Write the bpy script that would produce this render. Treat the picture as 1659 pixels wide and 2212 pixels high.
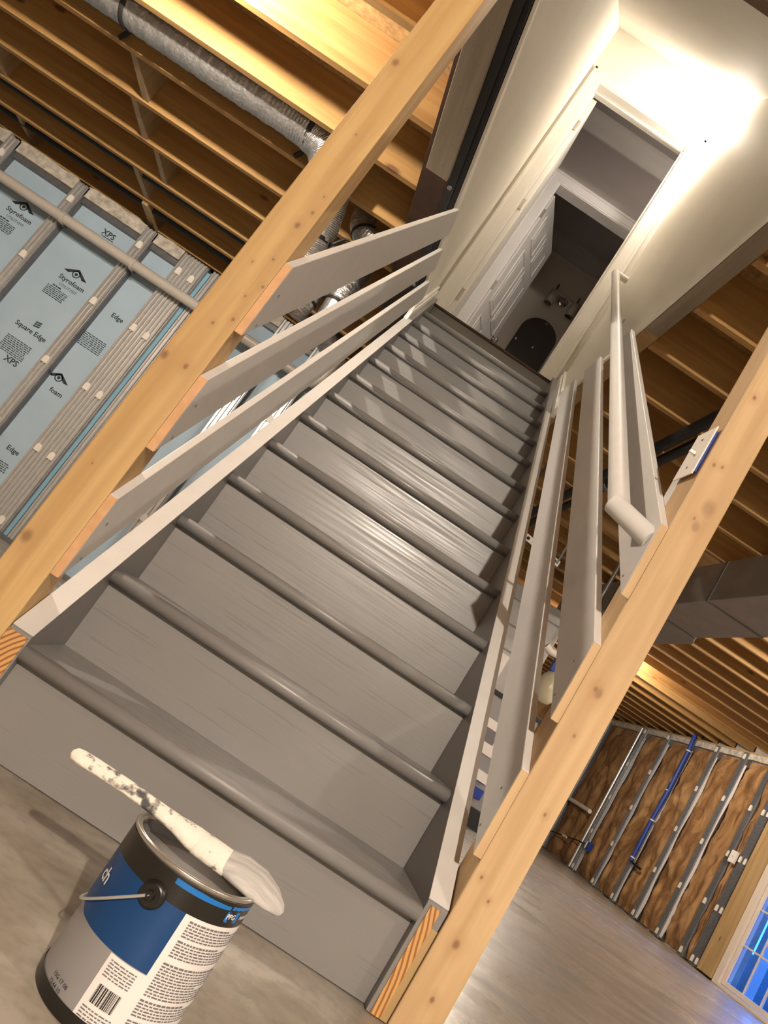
import bpy, bmesh, math, random
from mathutils import Vector, Matrix, noise
random.seed(7)
for o in list(bpy.data.objects): bpy.data.objects.remove(o)
scene = bpy.context.scene
COL = scene.collection
V = Vector

# ------------------------------------------------------------------ camera
CAM = V((0.38123, -1.50483, 0.45557)); YAW, PITCH, ROLL, FPX = 0.01603, 0.20872, 0.58631, 1661.0
fw = V((math.sin(YAW)*math.cos(PITCH), math.cos(YAW)*math.cos(PITCH), math.sin(PITCH)))
rt = V((math.cos(YAW), -math.sin(YAW), 0)); up = rt.cross(fw)
r2 = rt*math.cos(ROLL)+up*math.sin(ROLL); u2 = up*math.cos(ROLL)-rt*math.sin(ROLL)
cd = bpy.data.cameras.new('camera'); cam = bpy.data.objects.new('camera', cd); COL.objects.link(cam)
cam.matrix_world = Matrix(((r2.x, u2.x, -fw.x, CAM.x), (r2.y, u2.y, -fw.y, CAM.y), (r2.z, u2.z, -fw.z, CAM.z), (0, 0, 0, 1)))
cd.sensor_fit = 'VERTICAL'; cd.sensor_height = 36.0; cd.lens = 36.0*FPX/2212.0
cd.clip_start = 0.02; cd.clip_end = 200
scene.camera = cam
# ------------------------------------------------------------------ world, exposure
w = bpy.data.worlds.new('dusk'); scene.world = w; w.use_nodes = True
bg = w.node_tree.nodes['Background']; bg.inputs[0].default_value = (0.05, 0.24, 1.0, 1); bg.inputs[1].default_value = 4.0
vs = scene.view_settings
vs.view_transform = 'Standard'; vs.look = 'None'; vs.gamma = 1.0; vs.use_curve_mapping = False; vs.exposure = 0.0
WARM = (1.0, 0.885, 0.75)
# bare bulbs of the place, 'side' being added to brighten the floor: (name, position, watts)
BULBS = {'stair': (V((0.818, 2.58, 4.62)), 28.0), 'left': (V((-1.4, 0.86, 2.33)), 150.0), 'rear': (V((0.75, -4.2, 2.22)), 680.0),
         'right': (V((3.2, -2.2, 2.33)), 150.0), 'side': (V((4.6, 3.2, 2.33)), 165.0), 'far': (V((3.62, 7.0, 2.34)), 150.0), 'hall': (V((1.9, 3.5, 5.2)), 9.0)}

# ------------------------------------------------------------------ materials
def newmat(name):
    m = bpy.data.materials.new(name); m.use_nodes = True
    nt = m.node_tree; b = nt.nodes['Principled BSDF']
    return m, nt, b
def N(nt, t, **kw):
    n = nt.nodes.new(t)
    for k, v in kw.items(): setattr(n, k, v)
    return n
def link(nt, a, b): nt.links.new(a, b)
def coords(nt, scale=(1, 1, 1), rnd=False):
    tc = N(nt, 'ShaderNodeTexCoord'); mp = N(nt, 'ShaderNodeMapping'); mp.inputs['Scale'].default_value = scale
    if rnd:
        oi = N(nt, 'ShaderNodeObjectInfo'); mul = N(nt, 'ShaderNodeVectorMath', operation='MULTIPLY')
        cb = N(nt, 'ShaderNodeCombineXYZ')
        for i in range(3): link(nt, oi.outputs['Random'], cb.inputs[i])
        mul.inputs[1].default_value = (37, 53, 71); link(nt, cb.outputs[0], mul.inputs[0])
        ad = N(nt, 'ShaderNodeVectorMath', operation='ADD')
        link(nt, tc.outputs['Object'], ad.inputs[0]); link(nt, mul.outputs[0], ad.inputs[1]); link(nt, ad.outputs[0], mp.inputs[0])
    else: link(nt, tc.outputs['Object'], mp.inputs[0])
    return tc, mp
def ramp(nt, fac, stops):
    r = N(nt, 'ShaderNodeValToRGB'); el = r.color_ramp.elements
    while len(el) > 1: el.remove(el[-1])
    el[0].position = stops[0][0]; el[0].color = (*stops[0][1], 1)
    for p, c in stops[1:]:
        e = el.new(p); e.color = (*c, 1)
    link(nt, fac, r.inputs[0]); return r
def mix(nt, fac, a, b, blend='MIX'):
    n = N(nt, 'ShaderNodeMix', data_type='RGBA', blend_type=blend)
    for i, v in ((6, a), (7, b)):
        if isinstance(v, tuple): n.inputs[i].default_value = (*v, 1)
        else: link(nt, v, n.inputs[i])
    if isinstance(fac, float): n.inputs[0].default_value = fac
    else: link(nt, fac, n.inputs[0])
    return n.outputs[2]
def bump(nt, b, h, strength=.2, dist=.01):
    n = N(nt, 'ShaderNodeBump'); n.inputs['Strength'].default_value = strength; n.inputs['Distance'].default_value = dist
    link(nt, h, n.inputs['Height']); link(nt, n.outputs[0], b.inputs['Normal'])
def flat(name, col, rough=.6, metal=0., var=.06, scale=8, bmp=0., rnd=False, coat=0.):
    m, nt, b = newmat(name)
    b.inputs['Roughness'].default_value = rough; b.inputs['Metallic'].default_value = metal
    b.inputs['Coat Weight'].default_value = coat
    tc, mp = coords(nt, rnd=rnd); nz = N(nt, 'ShaderNodeTexNoise'); nz.inputs['Scale'].default_value = scale; nz.inputs['Detail'].default_value = 6
    link(nt, mp.outputs[0], nz.inputs[0])
    lo = tuple(max(0, c*(1-var)) for c in col); hi = tuple(min(1, c*(1+var)) for c in col)
    r = ramp(nt, nz.outputs[0], [(.3, lo), (.7, hi)]); link(nt, r.outputs[0], b.inputs['Base Color'])
    if bmp: bump(nt, b, nz.outputs[0], bmp, .004)
    return m
def wood(name, light, dark, axis, knots=(), rough=.6, rnd=False, auto_knots=0., grain=1.0, stain=None):
    m, nt, b = newmat(name); b.inputs['Roughness'].default_value = rough
    sc = [34*grain]*3; sc['xyz'.index(axis)] = 1.6
    tc, mp = coords(nt, tuple(sc), rnd)
    wv = N(nt, 'ShaderNodeTexNoise'); wv.inputs['Scale'].default_value = 1.0; wv.inputs['Detail'].default_value = 5; wv.inputs['Distortion'].default_value = .7
    link(nt, mp.outputs[0], wv.inputs[0])
    r = ramp(nt, wv.outputs[0], [(.25, dark), (.52, tuple((a+c)/2 for a, c in zip(light, dark))), (.72, light)])
    sc2 = [9]*3; sc2['xyz'.index(axis)] = 1.1
    tc2, mp2 = coords(nt, tuple(sc2), rnd); nz = N(nt, 'ShaderNodeTexNoise'); nz.inputs['Scale'].default_value = 1.; nz.inputs['Detail'].default_value = 3
    link(nt, mp2.outputs[0], nz.inputs[0])
    r2_ = ramp(nt, nz.outputs[0], [(.3, (.80, .76, .70)), (.7, (1.0, 1.0, 1.0))])
    col = mix(nt, 1.0, r.outputs[0], r2_.outputs[0], 'MULTIPLY')
    kd = (.16, .075, .03)
    if auto_knots:
        sk = [5.5]*3; sk['xyz'.index(axis)] = 2.2
        t3, m3 = coords(nt, tuple(sk), rnd); vo = N(nt, 'ShaderNodeTexVoronoi'); vo.inputs['Scale'].default_value = 1.0; link(nt, m3.outputs[0], vo.inputs[0])
        kr = ramp(nt, vo.outputs[0], [(auto_knots*.5, (1, 1, 1)), (auto_knots, (0, 0, 0))])
        col = mix(nt, kr.outputs[0], col, kd)
    for (kx, ky, kz, kr_, st) in knots:
        tc4 = N(nt, 'ShaderNodeTexCoord'); sb = N(nt, 'ShaderNodeVectorMath', operation='SUBTRACT'); sb.inputs[1].default_value = (kx, ky, kz)
        ml = N(nt, 'ShaderNodeVectorMath', operation='MULTIPLY'); ml.inputs[1].default_value = (1, .4, .75)
        ln = N(nt, 'ShaderNodeVectorMath', operation='LENGTH')
        link(nt, tc4.outputs['Object'], sb.inputs[0]); link(nt, sb.outputs[0], ml.inputs[0]); link(nt, ml.outputs[0], ln.inputs[0])
        mr = N(nt, 'ShaderNodeMapRange'); mr.inputs[1].default_value = kr_; mr.inputs[2].default_value = kr_*.35; mr.inputs[3].default_value = 0; mr.inputs[4].default_value = st
        link(nt, ln.outputs[1], mr.inputs[0]); col = mix(nt, mr.outputs[0], col, kd)
        mr2 = N(nt, 'ShaderNodeMapRange'); mr2.inputs[1].default_value = kr_*3.2; mr2.inputs[2].default_value = kr_; mr2.inputs[3].default_value = 0; mr2.inputs[4].default_value = st*.35
        link(nt, ln.outputs[1], mr2.inputs[0]); col = mix(nt, mr2.outputs[0], col, (.38, .21, .09))
    link(nt, col, b.inputs['Base Color']); bump(nt, b, wv.outputs[0], .12, .003)
    return m

M = {}
# wet grey porch paint: brush streaks along the treads (x)
def stair_paint():
    m, nt, b = newmat('grey_stair_paint')
    tc, mp = coords(nt, (3.5, 150, 150)); nz = N(nt, 'ShaderNodeTexNoise'); nz.inputs['Scale'].default_value = 1; nz.inputs['Detail'].default_value = 4
    link(nt, mp.outputs[0], nz.inputs[0])
    t2, m2 = coords(nt, (1.6, 1.6, 1.6)); n2 = N(nt, 'ShaderNodeTexNoise'); n2.inputs['Scale'].default_value = 1.5; n2.inputs['Detail'].default_value = 2; link(nt, m2.outputs[0], n2.inputs[0])
    r = ramp(nt, n2.outputs[0], [(.35, (.212, .204, .198)), (.65, (.240, .230, .222))]); link(nt, r.outputs[0], b.inputs['Base Color'])
    rr = N(nt, 'ShaderNodeMapRange'); rr.inputs[1].default_value = .3; rr.inputs[2].default_value = .7; rr.inputs[3].default_value = .24; rr.inputs[4].default_value = .50; link(nt, nz.outputs[0], rr.inputs[0]); link(nt, rr.outputs[0], b.inputs['Roughness'])
    bump(nt, b, nz.outputs[0], .13, .002)
    return m
M['stair'] = stair_paint()
M['stringer'] = flat('grey_stringer_paint', (.228, .219, .211), .38, var=.04, scale=6)
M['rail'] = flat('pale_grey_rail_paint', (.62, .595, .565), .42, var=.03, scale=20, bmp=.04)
M['white_trim'] = flat('white_trim_paint', (.90, .875, .82), .4, var=.02, scale=6)
M['white_door'] = flat('white_door_paint', (.92, .91, .92), .4, var=.02, scale=6)
M['cream'] = flat('cream_wall_paint', (.85, .805, .72), .75, var=.02, scale=4)
M['hall_wall'] = flat('grey_hall_paint', (.52, .48, .49), .8, var=.02, scale=4)
M['bath_wall'] = flat('beige_bathroom_paint', (.78, .70, .62), .8, var=.02, scale=4)
M['hall_ceil'] = flat('ceiling_paint', (.60, .57, .57), .9, var=.02)
M['concrete_wall'] = flat('poured_concrete', (.36, .33, .29), .9, var=.2, scale=5, bmp=.3)
M['concrete_top'] = flat('rough_parged_concrete', (.50, .45, .38), .9, var=.35, scale=22, bmp=.9)
M['foam'] = flat('pale_blue_foam_board', (.40, .52, .62), .7, var=.06, scale=3)
M['foam_deep'] = flat('blue_foam_strip', (.22, .42, .55), .7, var=.08, scale=8)
M['print'] = flat('black_stencil_ink', (.03, .035, .045), .8, var=.1)
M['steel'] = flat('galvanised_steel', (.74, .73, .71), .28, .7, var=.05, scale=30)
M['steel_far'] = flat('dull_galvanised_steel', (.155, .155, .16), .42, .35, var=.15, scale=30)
M['clip'] = flat('white_plastic', (.82, .76, .68), .5, var=.02)
M['pvc'] = flat('grey_pvc', (.52, .47, .41), .38, var=.04, scale=10)
M['maroon'] = flat('maroon_primer_steel', (.055, .024, .012), .75, .0, var=.25, scale=12)
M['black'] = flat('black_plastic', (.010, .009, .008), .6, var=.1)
M['foil'] = flat('duct_foil', (.42, .41, .40), .32, .8, var=.22, scale=75, bmp=1.0)
M['tin'] = flat('sheet_metal_duct', (.33, .31, .29), .42, .6, var=.1, scale=6)
M['tape'] = flat('foil_tape', (.62, .62, .60), .25, .9, var=.1)
M['blue_plastic'] = flat('blue_plastic', (.01, .04, .28), .45, var=.1)
M['blue_cable'] = flat('blue_cable_jacket', (.015, .05, .30), .45, var=.1)
M['chrome'] = flat('polished_chrome', (.75, .74, .72), .12, 1.0, var=.02)
M['brass'] = flat('satin_nickel', (.55, .50, .44), .35, .9, var=.03)
M['mirror'] = flat('mirror_glass', (.62, .64, .60), .03, 1.0, var=.01)
M['frosted'] = flat('frosted_glass_shade', (.62, .58, .53), .35, var=.02)
M['jute'] = flat('unpainted_cut_end', (.62, .35, .17), .7, var=.1, scale=40)
M['dust_wood'] = wood('grey_nailer_wood', (.34, .29, .22), (.24, .20, .15), 'y', auto_knots=.10)
M['joist'] = wood('spruce_joist', (.52, .315, .115), (.38, .205, .065), 'x', rnd=True, auto_knots=.11, rough=.7)
M['block'] = wood('spruce_blocking', (.46, .34, .20), (.36, .25, .13), 'z', rnd=True, auto_knots=.08)
M['sheath'] = flat('osb_subfloor', (.34, .20, .075), .85, var=.35, scale=40)
M['yellow_wood'] = wood('spruce_framing', (.52, .36, .17), (.42, .27, .11), 'z', rnd=True, auto_knots=.08)
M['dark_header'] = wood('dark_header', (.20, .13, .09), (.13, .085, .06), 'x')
M['white_vinyl'] = flat('white_vinyl_frame', (.74, .64, .52), .4, var=.02)
M['paper'] = flat('white_label_paper', (.77, .73, .71), .5, var=.02)
M['can_grey'] = flat('grey_label', (.27, .26, .26), .42, var=.02)
M['can_blue'] = flat('blue_label', (.003, .047, .165), .42, var=.04)
M['can_bright'] = flat('bright_blue_print', (.01, .16, .50), .36, var=.03)
M['can_black'] = flat('black_label', (.014, .012, .010), .32, var=.05)
M['ink'] = flat('grey_print_ink', (.16, .15, .15), .6, var=.02)
M['metal_rim'] = flat('tin_rim', (.50, .47, .42), .3, .8, var=.1, scale=40)
M['wet_paint'] = flat('wet_grey_paint', (.25, .235, .22), .22, var=.02, coat=.3)
M['white_print'] = flat('white_print', (.85, .85, .85), .5, var=.01)
M['label_white'] = flat('white_appliance_enamel', (.80, .74, .68), .4, var=.02)
M['furnace'] = flat('grey_appliance_enamel', (.26, .255, .25), .45, .2, var=.04)
M['tank'] = flat('cream_pressure_tank', (.66, .60, .42), .3, var=.03)
M['lawn'] = flat('dusk_lawn', (.045, .05, .06), .95, var=.7, scale=9, bmp=.6)
M['leaf'] = flat('dusk_leaves', (.05, .07, .06), .8, var=.5, scale=20)
M['outdoor_trim'] = flat('outdoor_white_post', (.60, .62, .62), .6, var=.05)

def concrete_floor():
    m, nt, b = newmat('troweled_concrete')
    tc, mp = coords(nt, (1.0, 1.9, 1)); mp.inputs['Rotation'].default_value = (0, 0, .35)
    n1 = N(nt, 'ShaderNodeTexNoise'); n1.inputs['Scale'].default_value = 2.2; n1.inputs['Detail'].default_value = 7; n1.inputs['Distortion'].default_value = .8; link(nt, mp.outputs[0], n1.inputs[0])
    t2, m2 = coords(nt); n2 = N(nt, 'ShaderNodeTexNoise'); n2.inputs['Scale'].default_value = 38; n2.inputs['Detail'].default_value = 6; link(nt, m2.outputs[0], n2.inputs[0])
    r = ramp(nt, n1.outputs[0], [(.28, (.20, .17, .125)), (.48, (.32, .28, .225)), (.70, (.48, .44, .375))])
    r2_ = ramp(nt, n2.outputs[0], [(.30, (.78, .77, .76)), (.55, (1, 1, 1)), (.80, (1, 1, 1))])
    col = mix(nt, 1.0, r.outputs[0], r2_.outputs[0], 'MULTIPLY')
    vo = N(nt, 'ShaderNodeTexVoronoi'); vo.inputs['Scale'].default_value = 14; link(nt, m2.outputs[0], vo.inputs[0])
    sp = ramp(nt, vo.outputs[0], [(.012, (1, 1, 1)), (.022, (0, 0, 0))])
    col = mix(nt, sp.outputs[0], col, (.50, .46, .38)); link(nt, col, b.inputs['Base Color'])
    rr = N(nt, 'ShaderNodeMapRange'); rr.inputs[1].default_value = .3; rr.inputs[2].default_value = .7; rr.inputs[3].default_value = .46; rr.inputs[4].default_value = .22
    link(nt, n1.outputs[0], rr.inputs[0]); link(nt, rr.outputs[0], b.inputs['Roughness'])
    mx = N(nt, 'ShaderNodeMath', operation='ADD'); link(nt, n1.outputs[0], mx.inputs[0]); link(nt, n2.outputs[0], mx.inputs[1]); bump(nt, b, mx.outputs[0], .12, .004)
    return m
M['floor'] = concrete_floor()
def insulation():
    m, nt, b = newmat('brown_mineral_wool'); b.inputs['Roughness'].default_value = 1.0
    tc, mp = coords(nt, (1, 1, .55), True); n1 = N(nt, 'ShaderNodeTexNoise'); n1.inputs['Scale'].default_value = 4.2; n1.inputs['Detail'].default_value = 8; n1.inputs['Roughness'].default_value = .6; n1.inputs['Distortion'].default_value = 1.2
    link(nt, mp.outputs[0], n1.inputs[0])
    r = ramp(nt, n1.outputs[0], [(.26, (.10, .045, .015)), (.45, (.25, .125, .045)), (.62, (.42, .24, .10)), (.8, (.52, .33, .16))]); link(nt, r.outputs[0], b.inputs['Base Color'])
    bump(nt, b, n1.outputs[0], .9, .03); return m
M['wool'] = insulation()
def end_grain():
    m, nt, b = newmat('end_grain_growth_rings'); b.inputs['Roughness'].default_value = .7
    tc, mp = coords(nt, (1, 1, 1)); wv = N(nt, 'ShaderNodeTexWave', wave_type='RINGS', rings_direction='Y'); wv.inputs['Scale'].default_value = 34; wv.inputs['Distortion'].default_value = 1.6; wv.inputs['Detail'].default_value = 2; wv.inputs['Detail Scale'].default_value = .6
    mp.inputs['Location'].default_value = (.12, 0, .03); link(nt, mp.outputs[0], wv.inputs[0])
    r = ramp(nt, wv.outputs[0], [(.15, (.30, .12, .03)), (.6, (.62, .34, .12))]); link(nt, r.outputs[0], b.inputs['Base Color']); return m
M['end_grain'] = end_grain()
def brush_mat():
    m, nt, b = newmat('paint_crusted_wood'); b.inputs['Roughness'].default_value = .75
    tc, mp = coords(nt); n1 = N(nt, 'ShaderNodeTexNoise'); n1.inputs['Scale'].default_value = 70; n1.inputs['Detail'].default_value = 8; link(nt, mp.outputs[0], n1.inputs[0])
    n2 = N(nt, 'ShaderNodeTexNoise'); n2.inputs['Scale'].default_value = 16; link(nt, mp.outputs[0], n2.inputs[0])
    ml = N(nt, 'ShaderNodeMath', operation='MULTIPLY'); link(nt, n1.outputs[0], ml.inputs[0]); link(nt, n2.outputs[0], ml.inputs[1])
    r = ramp(nt, ml.outputs[0], [(.155, (.07, .07, .075)), (.19, (.36, .33, .29)), (.215, (.80, .74, .64)), (.5, (.84, .79, .70))]); link(nt, r.outputs[0], b.inputs['Base Color'])
    bump(nt, b, n1.outputs[0], .8, .006); return m
M['brush'] = brush_mat()
def bristle():
    m, nt, b = newmat('paint_loaded_bristles'); b.inputs['Roughness'].default_value = .55
    tc, mp = coords(nt, (12, 160, 60)); n1 = N(nt, 'ShaderNodeTexNoise'); n1.inputs['Scale'].default_value = 1; n1.inputs['Detail'].default_value = 3; link(nt, mp.outputs[0], n1.inputs[0])
    r = ramp(nt, n1.outputs[0], [(.3, (.34, .32, .31)), (.7, (.52, .50, .47))]); link(nt, r.outputs[0], b.inputs['Base Color']); bump(nt, b, n1.outputs[0], .6, .004); return m
M['bristle'] = bristle()
def emis(name, col, s):
    m, nt, b = newmat(name); b.inputs['Base Color'].default_value = (*col, 1); b.inputs['Emission Color'].default_value = (*col, 1); b.inputs['Emission Strength'].default_value = s
    tc, mp = coords(nt); return m
for _k, (_p, _w) in BULBS.items(): M['bulb_'+_k] = emis('lit_bulb_'+_k, WARM, _w/(4*math.pi**2*.03**2))
def glass():
    m, nt, b = newmat('window_glass'); b.inputs['Base Color'].default_value = (1, 1, 1, 1); b.inputs['Roughness'].default_value = .0
    b.inputs['Transmission Weight'].default_value = 1.0; b.inputs['IOR'].default_value = 1.05; return m
M['glass'] = glass()

# ------------------------------------------------------------------ geometry helpers
class MB:
    """collects shapes in world coordinates, links them as one mesh object"""
    def __init__(s): s.v = []; s.f = []; s.smooth = []
    def add(s, vs_, fs, smooth=False):
        k = len(s.v); s.v += [V(p) for p in vs_]; s.f += [tuple(i+k for i in f) for f in fs]; s.smooth += [smooth]*len(fs); return s
    def box(s, a, b, ch=0.0):
        a = V(a); b = V(b)
        if ch <= 0:
            vs_ = [(x, y, z) for x in (a.x, b.x) for y in (a.y, b.y) for z in (a.z, b.z)]
            return s.add(vs_, [(0, 1, 3, 2), (4, 6, 7, 5), (0, 4, 5, 1), (2, 3, 7, 6), (0, 2, 6, 4), (1, 5, 7, 3)])
        bm = bmesh.new(); bmesh.ops.create_cube(bm, size=1)
        for vv in bm.verts: vv.co = V(((a.x+b.x)/2+vv.co.x*(b.x-a.x), (a.y+b.y)/2+vv.co.y*(b.y-a.y), (a.z+b.z)/2+vv.co.z*(b.z-a.z)))
        bmesh.ops.bevel(bm, geom=bm.edges[:], offset=ch, segments=2, affect='EDGES', profile=.5)
        return s.frombm(bm)
    def frombm(s, bm, smooth=False):
        bm.verts.ensure_lookup_table(); bm.verts.index_update()
        s.add([v_.co.copy() for v_ in bm.verts], [tuple(x.index for x in f.verts) for f in bm.faces], smooth); bm.free(); return s
    def prism(s, poly, axis, lo, hi, ch=0.0):
        """poly: 2-D points in the two other axes (in xyz order), extruded along axis"""
        n = len(poly)
        def P(p, t):
            return {'x': (t, p[0], p[1]), 'y': (p[0], t, p[1]), 'z': (p[0], p[1], t)}[axis]
        vs_ = [P(p, lo) for p in poly]+[P(p, hi) for p in poly]
        fs = [tuple(range(n)), tuple(range(2*n-1, n-1, -1))]+[(i, i+n, (i+1) % n+n, (i+1) % n) for i in range(n)]
        if ch > 0:
            bm = bmesh.new(); bv = [bm.verts.new(p) for p in vs_]
            for f in fs: bm.faces.new([bv[i] for i in f])
            bmesh.ops.recalc_face_normals(bm, faces=bm.faces[:])
            bmesh.ops.bevel(bm, geom=bm.edges[:], offset=ch, segments=2, affect='EDGES', profile=.5)
            return s.frombm(bm)
        return s.add(vs_, fs)
    def tube(s, path, rad, n=16, cap=True, flatn=None):
        path = [V(p) for p in path]; rads = rad if isinstance(rad, (list, tuple)) else [rad]*len(path)
        t0 = (path[1]-path[0]).normalized(); a = t0.orthogonal().normalized() if flatn is None else (V(flatn)-t0*V(flatn).dot(t0)).normalized()
        k = len(s.v); rings = []
        for i, p in enumerate(path):
            t = (path[min(i+1, len(path)-1)]-path[max(i-1, 0)]).normalized(); a = (a-t*a.dot(t)).normalized(); b = t.cross(a)
            r_ = rads[i]; ra, rb = (r_ if isinstance(r_, (list, tuple)) else (r_, r_))
            rings.append([p+a*(ra*math.cos(2*math.pi*j/n))+b*(rb*math.sin(2*math.pi*j/n)) for j in range(n)])
        vs_ = [q for rg in rings for q in rg]; fs = []
        for i in range(len(rings)-1):
            for j in range(n): fs.append((i*n+j, i*n+(j+1) % n, (i+1)*n+(j+1) % n, (i+1)*n+j))
        s.add(vs_, fs, True)
        if cap: s.add(rings[0], [tuple(range(n-1, -1, -1))]); s.add(rings[-1], [tuple(range(n))])
        return s
    def lathe(s, prof, c, n=40, a0=0., a1=2*math.pi, axis='z', smooth=True):
        c = V(c); full = abs(a1-a0-2*math.pi) < 1e-6; m = n if full else n+1; vs_ = []
        for (r_, h) in prof:
            for j in range(m):
                t = a0+(a1-a0)*j/n; x, y = r_*math.cos(t), r_*math.sin(t)
                vs_.append(c+{'z': V((x, y, h)), 'x': V((h, x, y)), 'y': V((x, h, y))}[axis])
        fs = []
        for i in range(len(prof)-1):
            for j in range(n):
                j2 = (j+1) % m
                fs.append((i*m+j, i*m+j2, (i+1)*m+j2, (i+1)*m+j))
        return s.add(vs_, fs, smooth)
    def xf(s, mat):
        s.v = [mat @ p for p in s.v]; return s
    def build(s, name, mat, parent=None, base=None):
        base = V(base) if base is not None else (V(parent['_b']) if parent is not None else V((0, 0, 0)))
        me = bpy.data.meshes.new(name); me.from_pydata([tuple(p-base) for p in s.v], [], s.f); me.update()
        bm = bmesh.new(); bm.from_mesh(me); bmesh.ops.recalc_face_normals(bm, faces=bm.faces[:]); bm.to_mesh(me); bm.free()
        for p, sm in zip(me.polygons, s.smooth): p.use_smooth = sm
        mats = mat if isinstance(mat, list) else [mat]
        for q in mats: me.materials.append(M[q] if isinstance(q, str) else q)
        o = bpy.data.objects.new(name, me); COL.objects.link(o)
        if parent is not None:
            o.parent = parent; o.location = base-V(parent['_b'])
        else: o.location = base
        o['_b'] = tuple(base)
        return o
def thing(name, label, cat, base, group=None):
    o = bpy.data.objects.new(name, None); COL.objects.link(o); o.location = base; o['_b'] = tuple(base); o['label'] = label; o['category'] = cat
    o.empty_display_size = .05
    if group: o['group'] = group
    return o
def tag(o, label, cat, group=None):
    o['label'] = label; o['category'] = cat
    if group: o['group'] = group
    return o
def struct(o, label=None):
    o['kind'] = 'structure'
    if label: o['label'] = label
    return o
def sempty(name, base, label=None):
    o = bpy.data.objects.new(name, None); COL.objects.link(o); o.location = base; o['_b'] = tuple(base); o['kind'] = 'structure'; o.empty_display_size = .05
    if label: o['label'] = label
    return o
def dup(o, parent, delta):
    c = o.copy(); COL.objects.link(c); c.parent = parent; c.location = o.location+V(delta)
    c['_b'] = tuple(V(o['_b'])+V(delta)); return c
def text_polys(body, size, bold=False, align='LEFT'):
    cu = bpy.data.curves.new('txt', 'FONT'); cu.body = body; cu.size = size; cu.align_x = align; cu.resolution_u = 2
    if bold: cu.offset = size*.018
    o = bpy.data.objects.new('txt', cu); me = bpy.data.meshes.new_from_object(o)
    vs_ = [tuple(v_.co) for v_ in me.vertices]; fs = [tuple(p.vertices) for p in me.polygons]
    bpy.data.objects.remove(o); bpy.data.curves.remove(cu); bpy.data.meshes.remove(me)
    return vs_, fs

# ------------------------------------------------------------------ the basement shell
ZC = 2.42            # underside of the joists
ZS = 2.655           # underside of the subfloor
ZL = 2.668           # upper floor
M_SL = .19/.2239     # stair slope
RUN, RISE, W = .2239, .19, .865
XL, XR, YB, YF, Y0 = -5.6, 5.86, 3.90, 12.4, -7.5
struct(MB().box((XL-.2, Y0-.2, -.12), (XR+.3, YF+.3, 0)).build('floor', 'floor'))
wl = MB().box((XL-.2, Y0, 0), (XL, YF, ZS)).build('wall_left', 'concrete_wall'); struct(wl)
struct(MB().box((XL-.2, Y0-.2, 0), (XR+.2, Y0, ZS)).build('wall_front', 'concrete_wall'))
struct(MB().box((XL, YF, 0), (XR+.2, YF+.2, ZS)).build('wall_far', 'wool'))
struct(MB().box((.30, YB+.2, 0), (.42, YF, ZS)).build('wall_inner', 'concrete_wall'))

# ceiling: subfloor with stairwell hole, joists and blocking as its pieces
SX0, SX1, SY0, SY1 = -.045, .922, .085, 2.93
sub = MB()
sub.box((XL, Y0, ZS), (SX0-.012, YF, ZS+.012)); sub.box((SX1+.012, Y0, ZS), (XR, YF, ZS+.012))
sub.box((SX0-.012, Y0, ZS), (SX1+.012, SY0-.04, ZS+.012)); sub.box((SX0-.012, SY1, ZS), (SX1+.012, YF, ZS+.012))
ceil = struct(sub.build('ceiling', 'sheath'))
JY = [1.205+.393*k for k in range(-20, 28)]
def joist_bm(x0, x1): return MB().box((x0, -.019, ZC), (x1, .019, ZS), .003)
jL = joist_bm(XL+.02, -.135).build('joist', 'joist', ceil); jR = joist_bm(1.01, XR-.02).build('joist', 'joist', ceil)
jF = joist_bm(XL+.02, XR-.02).build('joist', 'joist', ceil)
used = {}
def put(src, y):
    o = src if id(src) not in used else dup(src, ceil, (0, 0, 0))
    used[id(src)] = 1; o.location = V((0, y, 0))
for y in JY:
    if y < SY0-.03 or y > SY1+.05: put(jF, y)
    else: put(jL, y); put(jR, y)
# stairwell header joists of the opening
MB().box((.937, SY0-.036, ZC), (1.008, 3.16, ZS), .003).build('header_joist', 'yellow_wood', ceil)
MB().box((.936, SY0-.02, ZC-.002), (1.006, 1.50, ZC-.0005)).build('header_plate', 'dust_wood', ceil)
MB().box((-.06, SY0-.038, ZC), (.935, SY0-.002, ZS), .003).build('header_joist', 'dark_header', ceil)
# blocking boards between joists (x, joist gap index from y, height span)
gap = lambda k: (1.205+.393*k+.019, 1.205+.393*(k+1)-.019)
def block(x, k, wdt=.038, z0=ZC+.01, z1=ZS, skew=0.0):
    y0, y1 = gap(k)
    vs_ = [(x, y0, z0), (x+wdt, y0, z0), (x+wdt+skew, y1, z0), (x+skew, y1, z0), (x, y0, z1), (x+wdt, y0, z1), (x+wdt+skew, y1, z1), (x+skew, y1, z1)]
    MB().add(vs_, [(0, 1, 2, 3), (4, 7, 6, 5), (0, 4, 5, 1), (1, 5, 6, 2), (2, 6, 7, 3), (3, 7, 4, 0)]).build('blocking', 'block', ceil)
for x, k in ((-1.88, 2), (-1.97, 3), (-3.12, 4), (-1.90, 4), (-3.2, 6)): block(x, k)
block(-2.14, 5, .045, skew=.02); block(-2.13, 6, .045, ZC-.02, skew=.01)
for x, k in ((3.45, 10), (3.95, 11), (3.6, 13), (3.9, 14), (4.35, 9), (2.1, 1), (1.75, 2)): block(x, k, .06, ZC+.09, ZS-.02, .03)

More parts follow.
